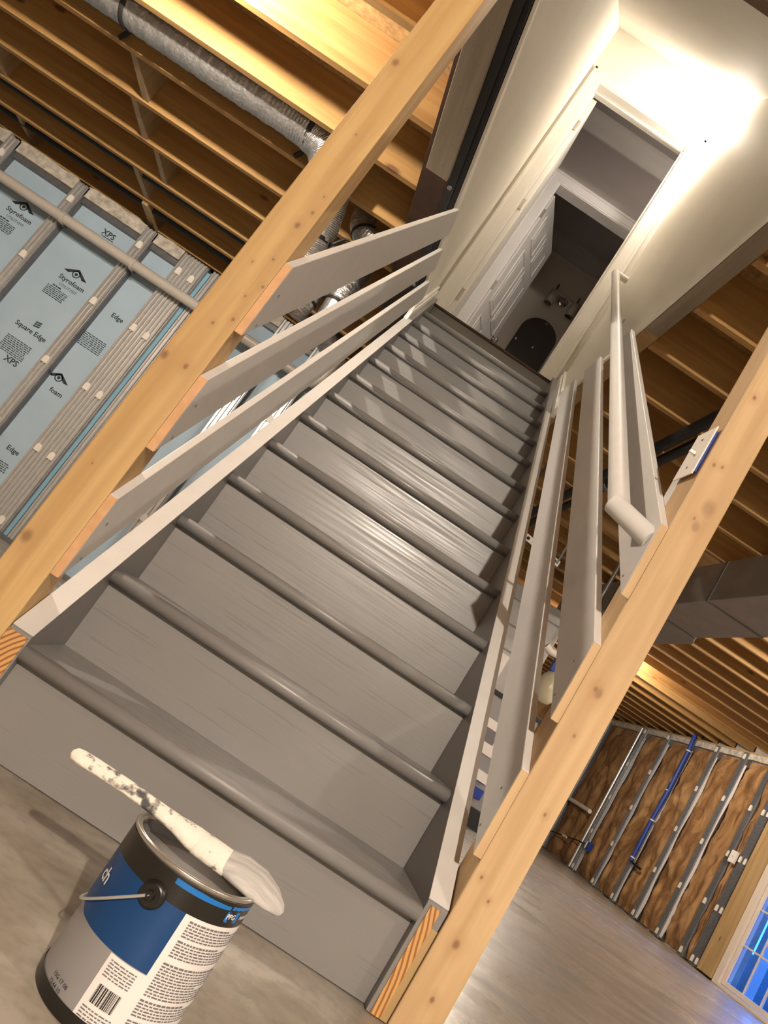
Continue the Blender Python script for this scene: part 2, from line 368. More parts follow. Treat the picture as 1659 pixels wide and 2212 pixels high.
# ---- back wall (left of the stairs): foam board, ribbed steel studs, clips
wb = struct(MB().box((XL, YB, 0), (.42, YB+.2, 2.37)).build('wall_back', 'concrete_wall'))
YFm, YSt = 3.89, 3.80
SZ = [.10, .625, 1.152, 1.682, 2.212]
def ribbed(mb, a, b, front, back, z0, z1, nrib, axis='x', sgn=1):
    """steel channel with nrib ridges on the face at `front`"""
    poly = [(a, back)]; wd = (b-a)/nrib; d = .017*sgn
    for i in range(nrib):
        x0 = a+i*wd
        poly += [(x0+.03*wd, front+d), (x0+.22*wd, front), (x0+.68*wd, front), (x0+.86*wd, front+d)]
    poly += [(b, front+d), (b, back)]
    if axis == 'y': poly = [(q, p) for p, q in poly]
    return mb.prism(poly, 'z', z0, z1)
clipL = None
def stud_left(xc, wdt, nrib, clips, z0=.02, z1=2.36):
    global clipL
    s_ = ribbed(MB(), xc-wdt/2, xc+wdt/2, YSt, YFm, z0, z1, nrib).build('stud', 'steel', wb)
    MB().box((xc+wdt/2, YSt+.012, z0), (xc+wdt/2+.012, YFm, z1)).build('stud_flange', 'steel_far', s_)
    for cx in clips:
        for z in SZ:
            MB().prism([(cx-.020, z-.028), (cx+.020, z-.028), (cx+.020, z+.010), (cx+.012, z+.026), (cx-.012, z+.026), (cx-.020, z+.010)], 'y', YSt-.008, YSt+.012).build('clip', 'clip', s_)
for xc in (-4.40, -3.82, -3.235, -2.645, -2.055): stud_left(xc, .085, 3, (xc,))
stud_left(-1.667, .20, 7, (-1.72, -1.612))
MB().box((-1.558, YSt+.02, .03), (-1.528, YFm, 2.33)).build('foam_strip', 'foam_deep', wb)
stud_left(-1.495, .052, 2, ())
for xc in (-.865, -.565, .02): stud_left(xc, .085, 3, (xc,))
MB().box((XL, YFm-.05, 2.245), (.42, YFm+.005, 2.30)).build('ledger_strip', 'steel_far', wb)
# rough parged top edge, one chunk per bay
bays = [(-4.355, -3.865), (-3.775, -3.28), (-3.19, -2.69), (-2.60, -2.10), (-2.01, -1.775), (-1.455, -.91), (-.82, -.61), (-.52, -.03)]
for i, (a, b) in enumerate(bays):
    g = MB(); nx = 26; pts = []
    for j in range(nx+1):
        x = a+(b-a)*j/nx; t = noise.noise(V((x*9, i*3.1, 0)))*.016
        pts.append((x, 2.375+t))
    poly = [(a, 2.285), (b, 2.285)]+pts[::-1]
    g.prism(poly, 'y', YSt+.012, YFm+.008); g.build('parging', 'concrete_top', wb)
    MB().box((a-.02, YFm-.012, .03), (b+.02, YFm+.01, 2.26)).build('foam_board', 'foam', wb)
# print on the foam boards
def wall_text(mb, body, x, z, size, bold=False, y=YFm-.0135):
    vs_, fs = text_polys(body, size, bold); mb.add([(x+p[0], y, z+p[1]) for p in vs_], fs)
def textlines(mb, x, z, wd, rows, dz, hh, y=YFm-.0135, gap_=.0):
    for r_ in range(rows):
        xx = x
        while xx < x+wd-.008:
            l = random.uniform(.010, .035); l = min(l, x+wd-xx); mb.add([(xx, y, z-r_*dz), (xx+l, y, z-r_*dz), (xx+l, y, z-r_*dz+hh), (xx, y, z-r_*dz+hh)], [(0, 1, 2, 3)]); xx += l+.005
def diamond(mb, x, z, wd, ht, y=YFm-.0135):
    t = .012
    for sx in (-1, 1):
        mb.add([(x, y, z+ht), (x+sx*wd, y, z), (x+sx*(wd-.045), y, z), (x, y, z+ht-.018)], [(0, 1, 2, 3)])
        mb.add([(x+sx*wd, y, z), (x+sx*wd*.55, y, z-ht*.10), (x+sx*wd*.6, y, z+ht*.12)], [(0, 1, 2)])
    n = 14
    for r0, r1 in ((.030, .022), (.012, .0)):
        ring = [(x+r*math.cos(2*math.pi*i/n), y, z+.012+r*math.sin(2*math.pi*i/n)) for r in (r0, r1) for i in range(n)]
        mb.add(ring, [(i, (i+1) % n, (i+1) % n+n, i+n) for i in range(n)])
foam_prints = []
def foam_print(x0, z0, parts):
    mb = MB()
    for p in parts: p(mb, x0, z0)
    mb.build('foam_print', 'print', wb)
def styro(mb, x, z):
    diamond(mb, x+.085, z+.075, .095, .055); wall_text(mb, 'Styrofoam', x-.005, z, .050, True); wall_text(mb, 'UTILITYFIT', x+.03, z-.045, .030)
    textlines(mb, x+.0, z-.07, .08, 1, .012, .010); textlines(mb, x-.03, z-.085, .17, 6, .013, .006)
def sqedge(mb, x, z):
    wall_text(mb, 'Square Edge', x, z, .050, True)
    for k in range(3): mb.add([(x+.11, YFm-.0135, z+.055+k*.016), (x+.155, YFm-.0135, z+.063+k*.016), (x+.155, YFm-.0135, z+.073+k*.016), (x+.11, YFm-.0135, z+.065+k*.016)], [(0, 1, 2, 3)])
    textlines(mb, x+.01, z-.09, .2, 9, .014, .006); wall_text(mb, 'XPS', x+.10, z-.255, .062, True)
def xps(mb, x, z):
    wall_text(mb, 'XPS', x, z, .062, True); textlines(mb, x+.01, z-.015, .10, 1, .01, .007)
foam_print(-2.39, 1.70, [styro]); foam_print(-2.99, 1.90, [styro]); foam_print(-2.42, 1.25, [sqedge]); foam_print(-2.36, 2.15, [xps]); foam_print(-2.99, 1.2, [sqedge])
foam_print(-2.0, 1.60, [lambda m, x, z: (wall_text(m, 'Edge', x+.07, z+.075, .05, True), textlines(m, x, z-.12, .18, 8, .014, .006))])
foam_print(-2.0, 1.05, [lambda m, x, z: (diamond(m, x+.06, z+.04, .085, .05), wall_text(m, 'foam', x+.06, z-.06, .05, True))])
foam_print(-2.0, .50, [lambda m, x, z: (wall_text(m, 'Edge', x+.08, z, .05, True), textlines(m, x, z-.09, .18, 5, .014, .006))])
foam_print(-1.2, .95, [xps]); foam_print(-1.35, 1.62, [styro]); foam_print(-1.35, .6, [sqedge]); foam_print(-.46, 1.4, [styro])
# dark ledge strip at the foot of the wall
MB().box((XL, YSt-.01, 0), (.42, YFm, .03)).build('foot_track', 'steel_far', wb)

# ---- right wall: mineral wool between ribbed steel studs
XSt, XBk = 5.78, 5.86
wr = MB()
wr.box((XR, Y0, 0), (XR+.2, 4.30, ZS)); wr.box((XR, 6.33, 0), (XR+.2, YF, ZS)); wr.box((XR, 4.30, 2.12), (XR+.2, 6.33, ZS))
wr = struct(wr.build('wall_right', 'concrete_wall'))
SZR = [.07, .637, 1.20, 1.763, 2.33]
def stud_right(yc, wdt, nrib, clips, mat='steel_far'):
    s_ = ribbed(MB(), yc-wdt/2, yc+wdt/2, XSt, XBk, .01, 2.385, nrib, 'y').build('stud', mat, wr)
    for cy in clips:
        for z in SZR:
            MB().prism([(cy-.021, z-.035), (cy+.021, z-.035), (cy+.021, z+.012), (cy+.013, z+.032), (cy-.013, z+.032), (cy-.021, z+.012)], 'x', XSt-.010, XSt+.012).build('clip', 'clip', s_)
RS = [(11.45, .12), (10.10, .13), (9.37, .10), (8.72, .11), (8.10, .11), (7.485, .11), (6.945, .10), (6.665, .19)]
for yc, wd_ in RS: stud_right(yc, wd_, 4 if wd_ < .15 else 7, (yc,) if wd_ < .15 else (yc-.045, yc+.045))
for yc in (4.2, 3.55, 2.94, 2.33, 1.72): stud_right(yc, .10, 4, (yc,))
MB().tube([(XSt-.02, 10.16, .02), (XSt-.02, 10.18, 2.36)], .022, 8).build('conduit', 'steel', wr)
def batt(y0, y1, seed, z0=.02, z1=2.30):
    nx, nz_ = 18, 60; vs_ = []; fs = []
    for i in range(nz_+1):
        for j in range(nx+1):
            s_ = j/nx; t = i/nz_; y = y0+(y1-y0)*s_; z = z0+(z1-z0)*t
            e = min(1, min(s_, 1-s_)*7)*min(1, min(t, 1-t)*14+.25)
            d = .062*e+.035*noise.noise(V((y*5+seed, z*3.2, seed)))+.02*noise.noise(V((y*14, z*10, seed*2)))
            cr = abs(s_-.5-.18*math.sin(z*2+seed)-.12*noise.noise(V((z*2.4, seed, 1))))
            if cr < .09 and noise.noise(V((z*1.3, seed*1.7, 4))) > -.2: d -= .085*(1-cr/.09)
            vs_.append((XBk-.005-max(d, -.0), y, z))
    for i in range(nz_):
        for j in range(nx): k = i*(nx+1)+j; fs.append((k, k+1, k+nx+2, k+nx+1))
    MB().add(vs_, fs, True).build('insulation_batt', 'wool', wr)
yy = [(11.45+.06, YF)]+[(RS[i+1][0]+RS[i+1][1]/2, RS[i][0]-RS[i][1]/2) for i in range(len(RS)-1)]+[(3.6, 4.15), (2.99, 3.5), (2.38, 2.89), (1.77, 2.28)]
for i, (a, b) in enumerate(yy): batt(a, b, i*2.37+.4)
for i, (yc, wd_) in enumerate(RS[1:6]):   # kraft-paper facing showing beside the studs
    pl = []; n = 22
    for k in range(n+1):
        z = .03+2.2*k/n; pl.append((yc-wd_/2-.02-.045*max(0, .45+noise.noise(V((z*2.1, yc, 3)))), z))
    MB().prism([(yc-wd_/2, .03)]+pl+[(yc-wd_/2, 2.23)], 'x', XSt+.015, XSt+.02).build('paper_facing', 'paper', wr)
pts = []
for i in range(81):
    y = 6.5+(YF-6.5)*i/80; pts.append((y, 2.315-.02*abs(noise.noise(V((y*4, 2, 0))))))
MB().prism(pts+[(YF, 2.385), (6.5, 2.385)], 'x', XSt+.012, XBk+.004).build('parging', 'concrete_top', wr)
MB().box((XSt+.005, 6.5, 2.385), (XBk+.02, YF, 2.405)).build('sill_plate', 'yellow_wood', wr)
MB().box((XSt-.02, 6.50, .02), (XBk, 6.56, 2.38), .003).build('jack_stud', 'yellow_wood', wr)
MB().box((XSt-.01, 6.335, .02), (XBk+.1, 6.50, 2.38), .003).build('jack_stud', 'yellow_wood', wr)
# cable, pipe, boxes on that wall
cab = MB().tube([(5.74, 8.66, 2.44), (5.745, 8.63, 2.2), (5.745, 8.62, 1.6), (5.745, 8.65, 1.18), (5.74, 8.63, .57)], .028, 10)
cabo = tag(cab.build('cable_bundle', 'blue_cable', None, (5.745, 8.63, .57)), 'long blue cable bundle tied to a steel stud of the insulated wall', 'cable')
for z in (2.2, 1.6, 1.16, .62): MB().tube([(5.745, 8.63, z-.008), (5.745, 8.63, z+.008)], .034, 10).build('cable_tie', 'clip', cabo)
MB().tube([(5.74, 8.63, .57), (5.73, 8.5, .555), (5.735, 8.33, .545)], .016, 8).build('cable_tail', 'black', cabo)
tag(MB().tube([(5.735, 11.47, .89), (5.735, 10.9, .88), (5.735, 10.36, .865)], .034, 12).build('stub_pipe', 'clip', None, (5.735, 10.9, .88)), 'short white horizontal pipe stub in front of brown insulation', 'pipe')
wbx = thing('wall_box', 'small white cover box beside the wide steel stud near glass door', 'wall box', (5.75, 6.80, 1.12))
MB().box((5.735, 6.74, 1.12), (5.765, 6.845, 1.255), .004).build('cover', 'clip', wbx); MB().lathe([(0, 0), (.006, 0), (.006, .004)], (5.733, 6.79, 1.19), 10, axis='x').build('screw', 'ink', wbx)
obx = thing('outlet_box', 'blue outlet box low on a stud with a black wire running to it', 'outlet box', (5.74, 9.84, .36))
MB().box((5.71, 9.80, .36), (5.77, 9.88, .48), .004).build('box', 'blue_plastic', obx)
MB().tube([(5.74, 9.9, .43), (5.735, 10.3, .40), (5.73, 10.7, .35), (5.735, 11.45, .27)], .009, 8).build('wire', 'black', obx)
MB().box((5.72, 10.62, .335), (5.735, 10.80, .365)).build('wire_label', 'clip', obx)
MB().box((5.70, 9.88, .37), (5.77, 9.905, .47), .003).build('face_flange', 'clip', obx)

# glass patio door
wd = sempty('window_1', (5.84, 5.3, 0), 'white gridded glass patio door with blue dusk behind it')
MB().box((5.80, 6.235, 0), (5.93, 6.33, 2.10), .004).build('frame_jamb', 'white_vinyl', wd)
MB().box((5.80, 4.30, 0), (5.93, 4.38, 2.10), .004).build('frame_jamb', 'white_vinyl', wd)
MB().box((5.80, 4.38, 0), (5.93, 6.235, .035), .004).build('frame_sill', 'white_vinyl', wd)
MB().box((5.80, 4.38, 2.05), (5.93, 6.235, 2.10), .004).build('frame_head', 'white_vinyl', wd)
def sash(y0, y1, x0):
    s_ = MB().box((x0, y0, .04), (x0+.04, y0+.055, 2.05), .003).box((x0, y1-.055, .04), (x0+.04, y1, 2.05), .003).box((x0, y0+.055, .04), (x0+.04, y1-.055, .085), .003).box((x0, y0+.055, 1.99), (x0+.04, y1-.055, 2.05), .003).build('sash', 'white_vinyl', wd)
    g0, g1 = y0+.055, y1-.055; nx = 3; nzr = 5; ph = (1.99-.085)/nzr; pw = (g1-g0)/nx
    for i in range(1, nx): MB().box((x0+.010, g0+i*pw-.009, .085), (x0+.032, g0+i*pw+.009, 1.99)).build('muntin', 'white_vinyl', s_)
    for i in range(1, nzr): MB().box((x0+.009, g0, .085+i*ph-.009), (x0+.033, g1, .085+i*ph+.009)).build('muntin', 'white_vinyl', s_)
    for i in range(nx):
        for j in range(nzr): MB().box((x0+.018, g0+i*pw, .085+j*ph), (x0+.022, g0+(i+1)*pw, .085+(j+1)*ph)).build('pane', 'glass', s_)
sash(5.32, 6.235, 5.83); sash(4.38, 5.34, 5.875)
# outdoors at dusk
lw = MB(); nn = 24
for i in range(nn+1):
    for j in range(nn+1):
        x = 6.1+i*.9; y = -4+j*1.0; lw.v.append(V((x, y, -.05+.055*max(0, x-7.5)+.08*noise.noise(V((x*.7, y*.7, 0))))))
lw.f = [(i*(nn+1)+j, (i+1)*(nn+1)+j, (i+1)*(nn+1)+j+1, i*(nn+1)+j+1) for i in range(nn) for j in range(nn)]; lw.smooth = [True]*len(lw.f)
struct(lw.build('ground_lawn', 'lawn', None, (8, 8, 0)))
for k, (x, y, s_, lb) in enumerate(((9.2, 7.6, .42, 'dark round shrub on the lawn outside, nearest the door frame'), (10.5, 8.9, .6, 'dark round shrub standing farther out on the dusk lawn'))):
    b_ = thing('garden_shrub', lb, 'shrub', (x, y, 0), 'shrubs outside the glass door'); lv = MB()
    for q in range(420):
        a = random.uniform(0, 6.28); e = random.uniform(-.4, 1.5); rr = s_*random.uniform(.75, 1.05)
        c = V((x+rr*math.cos(a)*math.cos(e), y+rr*math.sin(a)*math.cos(e), .05+s_*.8+rr*math.sin(e)))
        d1 = V((random.uniform(-1, 1), random.uniform(-1, 1), random.uniform(-1, 1))).normalized()*.06; d2 = d1.orthogonal().normalized()*.035
        lv.add([c-d1, c+d2, c+d1, c-d2], [(0, 1, 2, 3)])
    lv.build('foliage', 'leaf', b_); MB().tube([(x, y, -.02), (x, y, s_)], .03, 8).build('stem', 'dark_header', b_)
tag(MB().box((6.6, 6.92, -.1), (6.72, 7.05, 2.6), .01).build('deck_post', 'outdoor_trim', None, (6.66, 6.98, 0)), 'pale outdoor post seen through the first column of panes', 'post')

# ------------------------------------------------------------------ stairwell shell and upper floor
YD, YD2 = 2.93, 3.05           # door wall faces
def ceil_z(y): return 5.155+.90*(y-2.93)
def wellwall(x0, x1, name):
    poly = [(SY0, ZC), (YD+.12, ZC), (YD+.12, 5.42), (YD, 5.42), (YD, ceil_z(YD)+.02), (SY0, ceil_z(SY0)+.02)]
    return struct(MB().prism(poly, 'x', x0, x1).build(name, 'cream'))
wellwall(-.057, SX0, 'wall_stairwell_left'); wellwall(SX1, SX1+.012, 'wall_stairwell_right')
def slope_slab():
    y0, y1 = SY0, YD
    return MB().prism([(y0, ceil_z(y0)), (y1, ceil_z(y1)), (y1, ceil_z(y1)+.03), (y0, ceil_z(y0)+.03)], 'x', SX0-.012, SX1+.012)
struct(slope_slab().build('ceiling_stairwell', 'cream'))
# wall with door 1 (opening x .092-.80, top 4.69)
D1L, D1R, D1T = .066, .797, 4.69
wdm = MB().box((SX0-.012, YD, ZC), (SX1+.012, YD2, ZL-.03)).box((-1.4, YD, ZL-.03), (D1L-.012, YD2, 5.42)).box((D1R+.012, YD, ZL-.03), (2.5, YD2, 5.42)).box((D1L-.012, YD, D1T+.012), (D1R+.012, YD2, 5.42))
struct(wdm.build('wall_landing', 'cream'))
# jamb + casing of door 1
t1 = sempty('trim_1', (.44, YD, ZL), 'cream door casing at the head of the stairs')
MB().box((D1L-.014, YD-.004, ZL), (D1L, YD2+.004, D1T), .002).build('jamb', 'white_trim', t1)
MB().box((D1R, YD-.004, ZL), (D1R+.014, YD2+.004, D1T), .002).build('jamb', 'white_trim', t1)
MB().box((D1L-.014, YD-.004, D1T), (D1R+.014, YD2+.004, D1T+.014), .002).build('head_jamb', 'white_trim', t1)
def casing(x0, x1, z0, z1, ya, out=-1, par=None, mat='white_trim', top=None, cw=.085):
    for (a, b) in ((x0-cw-.006, x0-.006), (x1+.006, x1+cw+.006)):
        c_ = MB().box((a, ya+out*.012, z0), (b, ya, z1+.006), .002)
        c_.box((a if a < x0-.02 else b-.022, ya+out*.019, z0), (a+.022 if a < x0-.02 else b, ya, z1+cw+.006), .003); c_.build('side_casing', mat, par)
    c_ = MB().box((x0-cw-.006, ya+out*.012, z1+.006), (x1+cw+.006, ya, z1+cw+.006), .002); c_.box((x0-cw-.006, ya+out*.019, z1+cw-.016), (x1+cw+.006, ya, z1+cw+.006), .003)
    c_.box((x0-cw*.4, ya+out*.016, z1+.024), (x1+cw*.4, ya, z1+.034), .002)
    c_.build('head_casing', mat, par)
casing(D1L, D1R, ZL-.02, D1T, YD, -1, t1)
MB().box((D1L, YD2-.035, ZL), (D1L+.010, YD2-.022, D1T), .001).box((D1R-.010, YD2-.05, ZL), (D1R, YD2-.036, D1T), .001).box((D1L, YD2-.05, D1T-.010), (D1R, YD2-.036, D1T), .001).build('door_stop', 'white_trim', t1)
MB().box((SX0, 2.905, ZL-.012), (SX1, YD2, ZL+.004), .002).build('threshold', 'maroon', t1)
# door 1, swung fully into the hall
d1 = sempty('door_1', (.10, YD2+.01, ZL), 'open white door whose hinge edge shows at the left jamb')
MB().box((.0725, YD2+.010, ZL+.012), (.111, YD2+.72, D1T-.006), .004).build('door_slab', 'white_trim', d1)
for z in (4.43, 3.69, 2.90):
    h_ = MB().box((.0665, YD2+.004, z-.045), (.098, YD2+.0098, z+.045), .0015).build('hinge', 'brass', d1)
    MB().tube([(.0705, YD2+.006, z-.048), (.0705, YD2+.006, z+.048)], .0045, 8).build('hinge_pin', 'brass', h_)
# upper floor
struct(MB().box((-1.4, YD2, ZL-.02), (2.5, 5.75, ZL)).build('floor_hall', 'hall_wall'))
struct(MB().box((-1.4, YD2, 5.40), (2.5, 5.75, 5.45)).build('ceiling_hall', 'hall_ceil'))
struct(MB().box((-1.5, YD, ZL), (-1.4, 5.75, 5.42)).build('wall_hall_left', 'hall_wall'))
struct(MB().box((2.5, YD, ZL), (2.6, 5.75, 5.42)).build('wall_hall_right', 'hall_wall'))
YH, YH2 = 3.99, 4.10
D2L, D2R = .190, .93
wh = MB().box((-1.4, YH, ZL), (D2L-.012, YH2, 5.40)).box((D2R+.012, YH, ZL), (2.5, YH2, 5.40)).box((D2L-.012, YH, D1T+.012), (D2R+.012, YH2, 5.40))
struct(wh.build('wall_hall', 'hall_wall'))
t2 = sempty('trim_2', (.55, YH, ZL), 'white casing of the bathroom doorway across the hall')
MB().box((D2L-.014, YH-.004, ZL), (D2L, YH2+.004, D1T), .002).build('jamb', 'white_door', t2)
MB().box((D2R, YH-.004, ZL), (D2R+.014, YH2+.004, D1T), .002).build('jamb', 'white_door', t2)
MB().box((D2L-.014, YH-.004, D1T), (D2R+.014, YH2+.004, D1T+.014), .002).build('head_jamb', 'white_door', t2)
casing(D2L, D2R, ZL, D1T, YH, -1, t2, 'white_door', cw=.10)
def crown(name, y, x0, x1, z1, mat):
    p = [(y, z1-.15), (y-.018, z1-.15), (y-.022, z1-.125), (y-.05, z1-.07), (y-.085, z1-.03), (y-.095, z1-.012), (y-.10, z1), (y, z1)]
    return struct(MB().prism(p, 'x', x0, x1).build(name, mat))
crown('trim_3', YH, -1.4, 2.5, 5.40, 'white_door')
YBt = 5.60
struct(MB().box((-1.4, YBt, ZL), (2.5, YBt+.12, 5.40)).build('wall_bathroom', 'bath_wall'))
struct(MB().box((-.75, YH2, ZL), (-.65, YBt, 5.40)).build('wall_bathroom_left', 'bath_wall'))
struct(MB().box((1.75, YH2, ZL), (1.85, YBt, 5.40)).build('wall_bathroom_right', 'bath_wall'))
crown('trim_4', YBt, -.65, 1.75, 5.40, 'hall_ceil')
# door 2, ajar into the bathroom
d2 = sempty('door_2', (D2L+.012, YH2, ZL), 'white panelled bathroom door standing open across the hall')
ang = math.atan2(.942, .335); Rm = Matrix.Translation(V((D2L+.014, YH2+.004, ZL))) @ Matrix.Rotation(ang, 4, 'Z')
DW, DH = .72, 2.0
MB().box((0, -.002, .012), (DW, .033, DH), .003).xf(Rm).build('door_slab', 'white_door', d2)
for (px0, px1) in ((.10, .33), (.39, .62)):
    for (pz0, pz1) in ((.16, .80), (.93, 1.50), (1.60, 1.88)):
        f_ = MB()
        for a, b in (((px0, -.009, pz0), (px0+.016, -.001, pz1)), ((px1-.016, -.009, pz0), (px1, -.001, pz1)), ((px0, -.009, pz0), (px1, -.001, pz0+.016)), ((px0, -.009, pz1-.016), (px1, -.001, pz1))): f_.box(a, b, .003)
        f_.xf(Rm).build('panel_moulding', 'white_door', d2)
        MB().box((px0+.05, -.006, pz0+.05), (px1-.05, -.001, pz1-.05), .003).xf(Rm).build('raised_panel', 'white_door', d2)
for z in (1.80, 1.02, .22):
    MB().box((-.004, -.006, z-.045), (.004, .028, z+.045), .001).xf(Rm).build('hinge', 'brass' if z < 1.5 else 'metal_rim', d2)
kn = MB().lathe([(0, -.058), (.020, -.056), (.027, -.045), (.024, -.032), (.012, -.024), (.011, -.010), (.026, -.008), (.028, -.002)], (DW-.06, 0, .94), 20, axis='y').xf(Rm).build('knob', 'chrome', d2)
MB().box((DW-.002, .004, .89), (DW+.002, .028, .99)).xf(Rm).build('latch_plate', 'chrome', d2)
# mirror
mi = thing('wall_mirror', 'pill-shaped frameless mirror on the bathroom wall', 'mirror', (.80, YBt, 3.9))
def pill(cx, cz, hw, z0, z1, n=24): 
    return [(cx+hw*math.cos(math.pi*i/n), z1-hw+hw*math.sin(math.pi*i/n)) for i in range(n+1)]+[(cx+hw*math.cos(math.pi+math.pi*i/n), z0+hw+hw*math.sin(math.pi+math.pi*i/n)) for i in range(n+1)]
MB().prism(pill(.80, 4.1, .198, 3.60, 4.535), 'y', YBt-.016, YBt-.006).build('mirror_glass', 'mirror', mi)
MB().prism(pill(.80, 4.1, .190, 3.61, 4.525), 'y', YBt-.006, YBt).build('backing', 'ink', mi)
for x, z in ((.813, 4.508), (.632, 4.19), (.823, 4.21)): MB().lathe([(0, -.001), (.011, -.001), (.012, .001)], (x, YBt-.0165, z), 14, axis='y').build('white_dot', 'clip', mi)  # small white discs set on the mirror face
# vanity light
vl = thing('vanity_light', 'unlit two-shade vanity light with round chrome plate above the mirror', 'wall lamp', (.82, YBt, 4.8))
MB().lathe([(0, -.03), (.03, -.028), (.055, -.018), (.062, -.006), (.062, 0)], (.825, YBt, 4.815), 28, axis='y').build('back_plate', 'chrome', vl)
MB().tube([(.825, YBt-.02, 4.82), (.825, YBt-.10, 4.82)], .008, 10).build('stem', 'chrome', vl)
MB().tube([(.68, YBt-.10, 4.82), (.97, YBt-.10, 4.82)], .006, 10).build('arm', 'chrome', vl)
for x in (.70, .95):
    sh = MB().lathe([(.040, -.10), (.043, -.10), (.043, .045), (.040, .055), (.012, .058)], (x, YBt-.10, 4.76), 24).build('glass_shade', 'frosted', vl)
    MB().tube([(x, YBt-.10, 4.815), (x, YBt-.10, 4.905)], .006, 8).build('finial_rod', 'black', vl)

# ------------------------------------------------------------------ staircase
st = thing('staircase', 'grey painted closed-riser staircase rising to the lit doorway', 'staircase', (W/2, 0, 0))
def tread_profile(n):
    z = .198+RISE*n; y = RUN*n; r_ = .0155; f_ = y-.030
    p = [(y+RUN+.012, z), (y+RUN+.012, z-.031), (f_+r_, z-.031)]
    for i in range(1, 10):
        a = -math.pi/2-math.pi*i/10; p.append((f_+r_+r_*math.cos(a), z-r_+r_*math.sin(a)))
    p.append((f_+r_, z)); return p
for n in range(13):
    t = MB(); pr = tread_profile(n); t.prism(pr, 'x', 0.0, W); o = t.build('tread', 'stair', st)
    for p in o.data.polygons: p.use_smooth = len(p.vertices) == 4 and abs(p.normal.x) < .1 and (p.center.y+0 < RUN*n-.010)
    z0 = 0.002 if n == 0 else .198+RISE*(n-1)-.001
    MB().box((0, RUN*n, z0), (W, RUN*n+.015, .168+RISE*n)).build('riser', 'stair', st)
MB().box((0, RUN*13, .198+RISE*12-.001), (W, RUN*13+.015, ZL-.014)).build('riser', 'stair', st)
# stringers
def stringer(x0, x1):
    ye, top = 2.925, lambda y: .212+M_SL*(y+.024)
    yb = 2.925
    poly = [(-.024, .001), (-.024, .212), (yb, top(yb)), (yb, top(yb)-.30), (.13, .001)]
    o = MB().prism(poly, 'x', x0, x1, .0015).build('stringer', 'stringer', st)
    return o
XSL, XSR = -.044, .909
sL = stringer(XSL, -.0005); sR = stringer(W+.0005, XSR)
for o, (x0, x1) in ((sL, (XSL, -.004)), (sR, (W+.009, XSR-.014))):
    MB().box((x0, -.0262, .002), (x1, -.0242, .208)).build('cut_end', 'end_grain', o)
MB().box((XSR-.0138, -.0258, .002), (XSR, -.0242, .175)).build('cut_end', 'yellow_wood', sR)
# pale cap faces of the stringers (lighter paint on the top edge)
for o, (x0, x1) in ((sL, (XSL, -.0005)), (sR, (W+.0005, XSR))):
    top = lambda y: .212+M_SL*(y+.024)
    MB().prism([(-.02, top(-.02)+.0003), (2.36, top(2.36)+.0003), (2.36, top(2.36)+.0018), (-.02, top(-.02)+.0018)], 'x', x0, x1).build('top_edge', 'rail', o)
# white base trim pieces finishing the skirt on the stairwell walls
for nm, x0, x1 in (('trim_5', SX0-.002, SX0+.014), ('trim_6', SX1-.014, SX1+.002)):
    tp = lambda y: .214+M_SL*(y+.024)
    m_ = MB().prism([(2.33, tp(2.33)), (2.925, tp(2.925)), (2.925, tp(2.925)+.075), (2.37, tp(2.37)+.075)], 'x', x0, x1)
    xx = (x0, x1+.006) if nm == 'trim_5' else (x0-.006, x1)
    m_.prism([(2.33, tp(2.33)), (2.925, tp(2.925)), (2.925, tp(2.925)+.045), (2.352, tp(2.352)+.045)], 'x', *xx)
    struct(m_.build(nm, 'white_trim'))

# ------------------------------------------------------------------ posts and rail boards
KL = [(-.125, .787, .010, 1.), (-.078, .791, .0065, 1.), (-.060, .925, .0045, 1.), (-.088, .896, .004, 1.), (-.121, .357, .013, .8), (-.072, 1.171, .0075, 1.), (-.063, 1.213, .0045, 1.), (-.118, 1.619, .010, .9), (-.064, 1.258, .003, .9),
      (-.069, 1.079, .0035, 1.), (-.052, 1.017, .0045, .9), (-.069, .98, .003, 1.), (-.107, .534, .0025, 1.), (-.10, 1.05, .003, .8), (-.09, 1.42, .003, .8)]
KR = [(.953, .706, .011, .8), (.944, .71, .006, .9), (.950, .175, .009, .9), (.961, .075, .006, .9), (.952, .61, .0045, .8), (.977, .455, .004, .9), (.930, .297, .004, .9), (.963, .268, .004, .9), (.948, 1.255, .004, 1.), (.930, 1.249, .005, .9), (.949, 1.124, .004, .9), (.935, 1.433, .0055, 1.), (.965, 1.16, .02, .45), (.96, 1.11, .012, .5)]
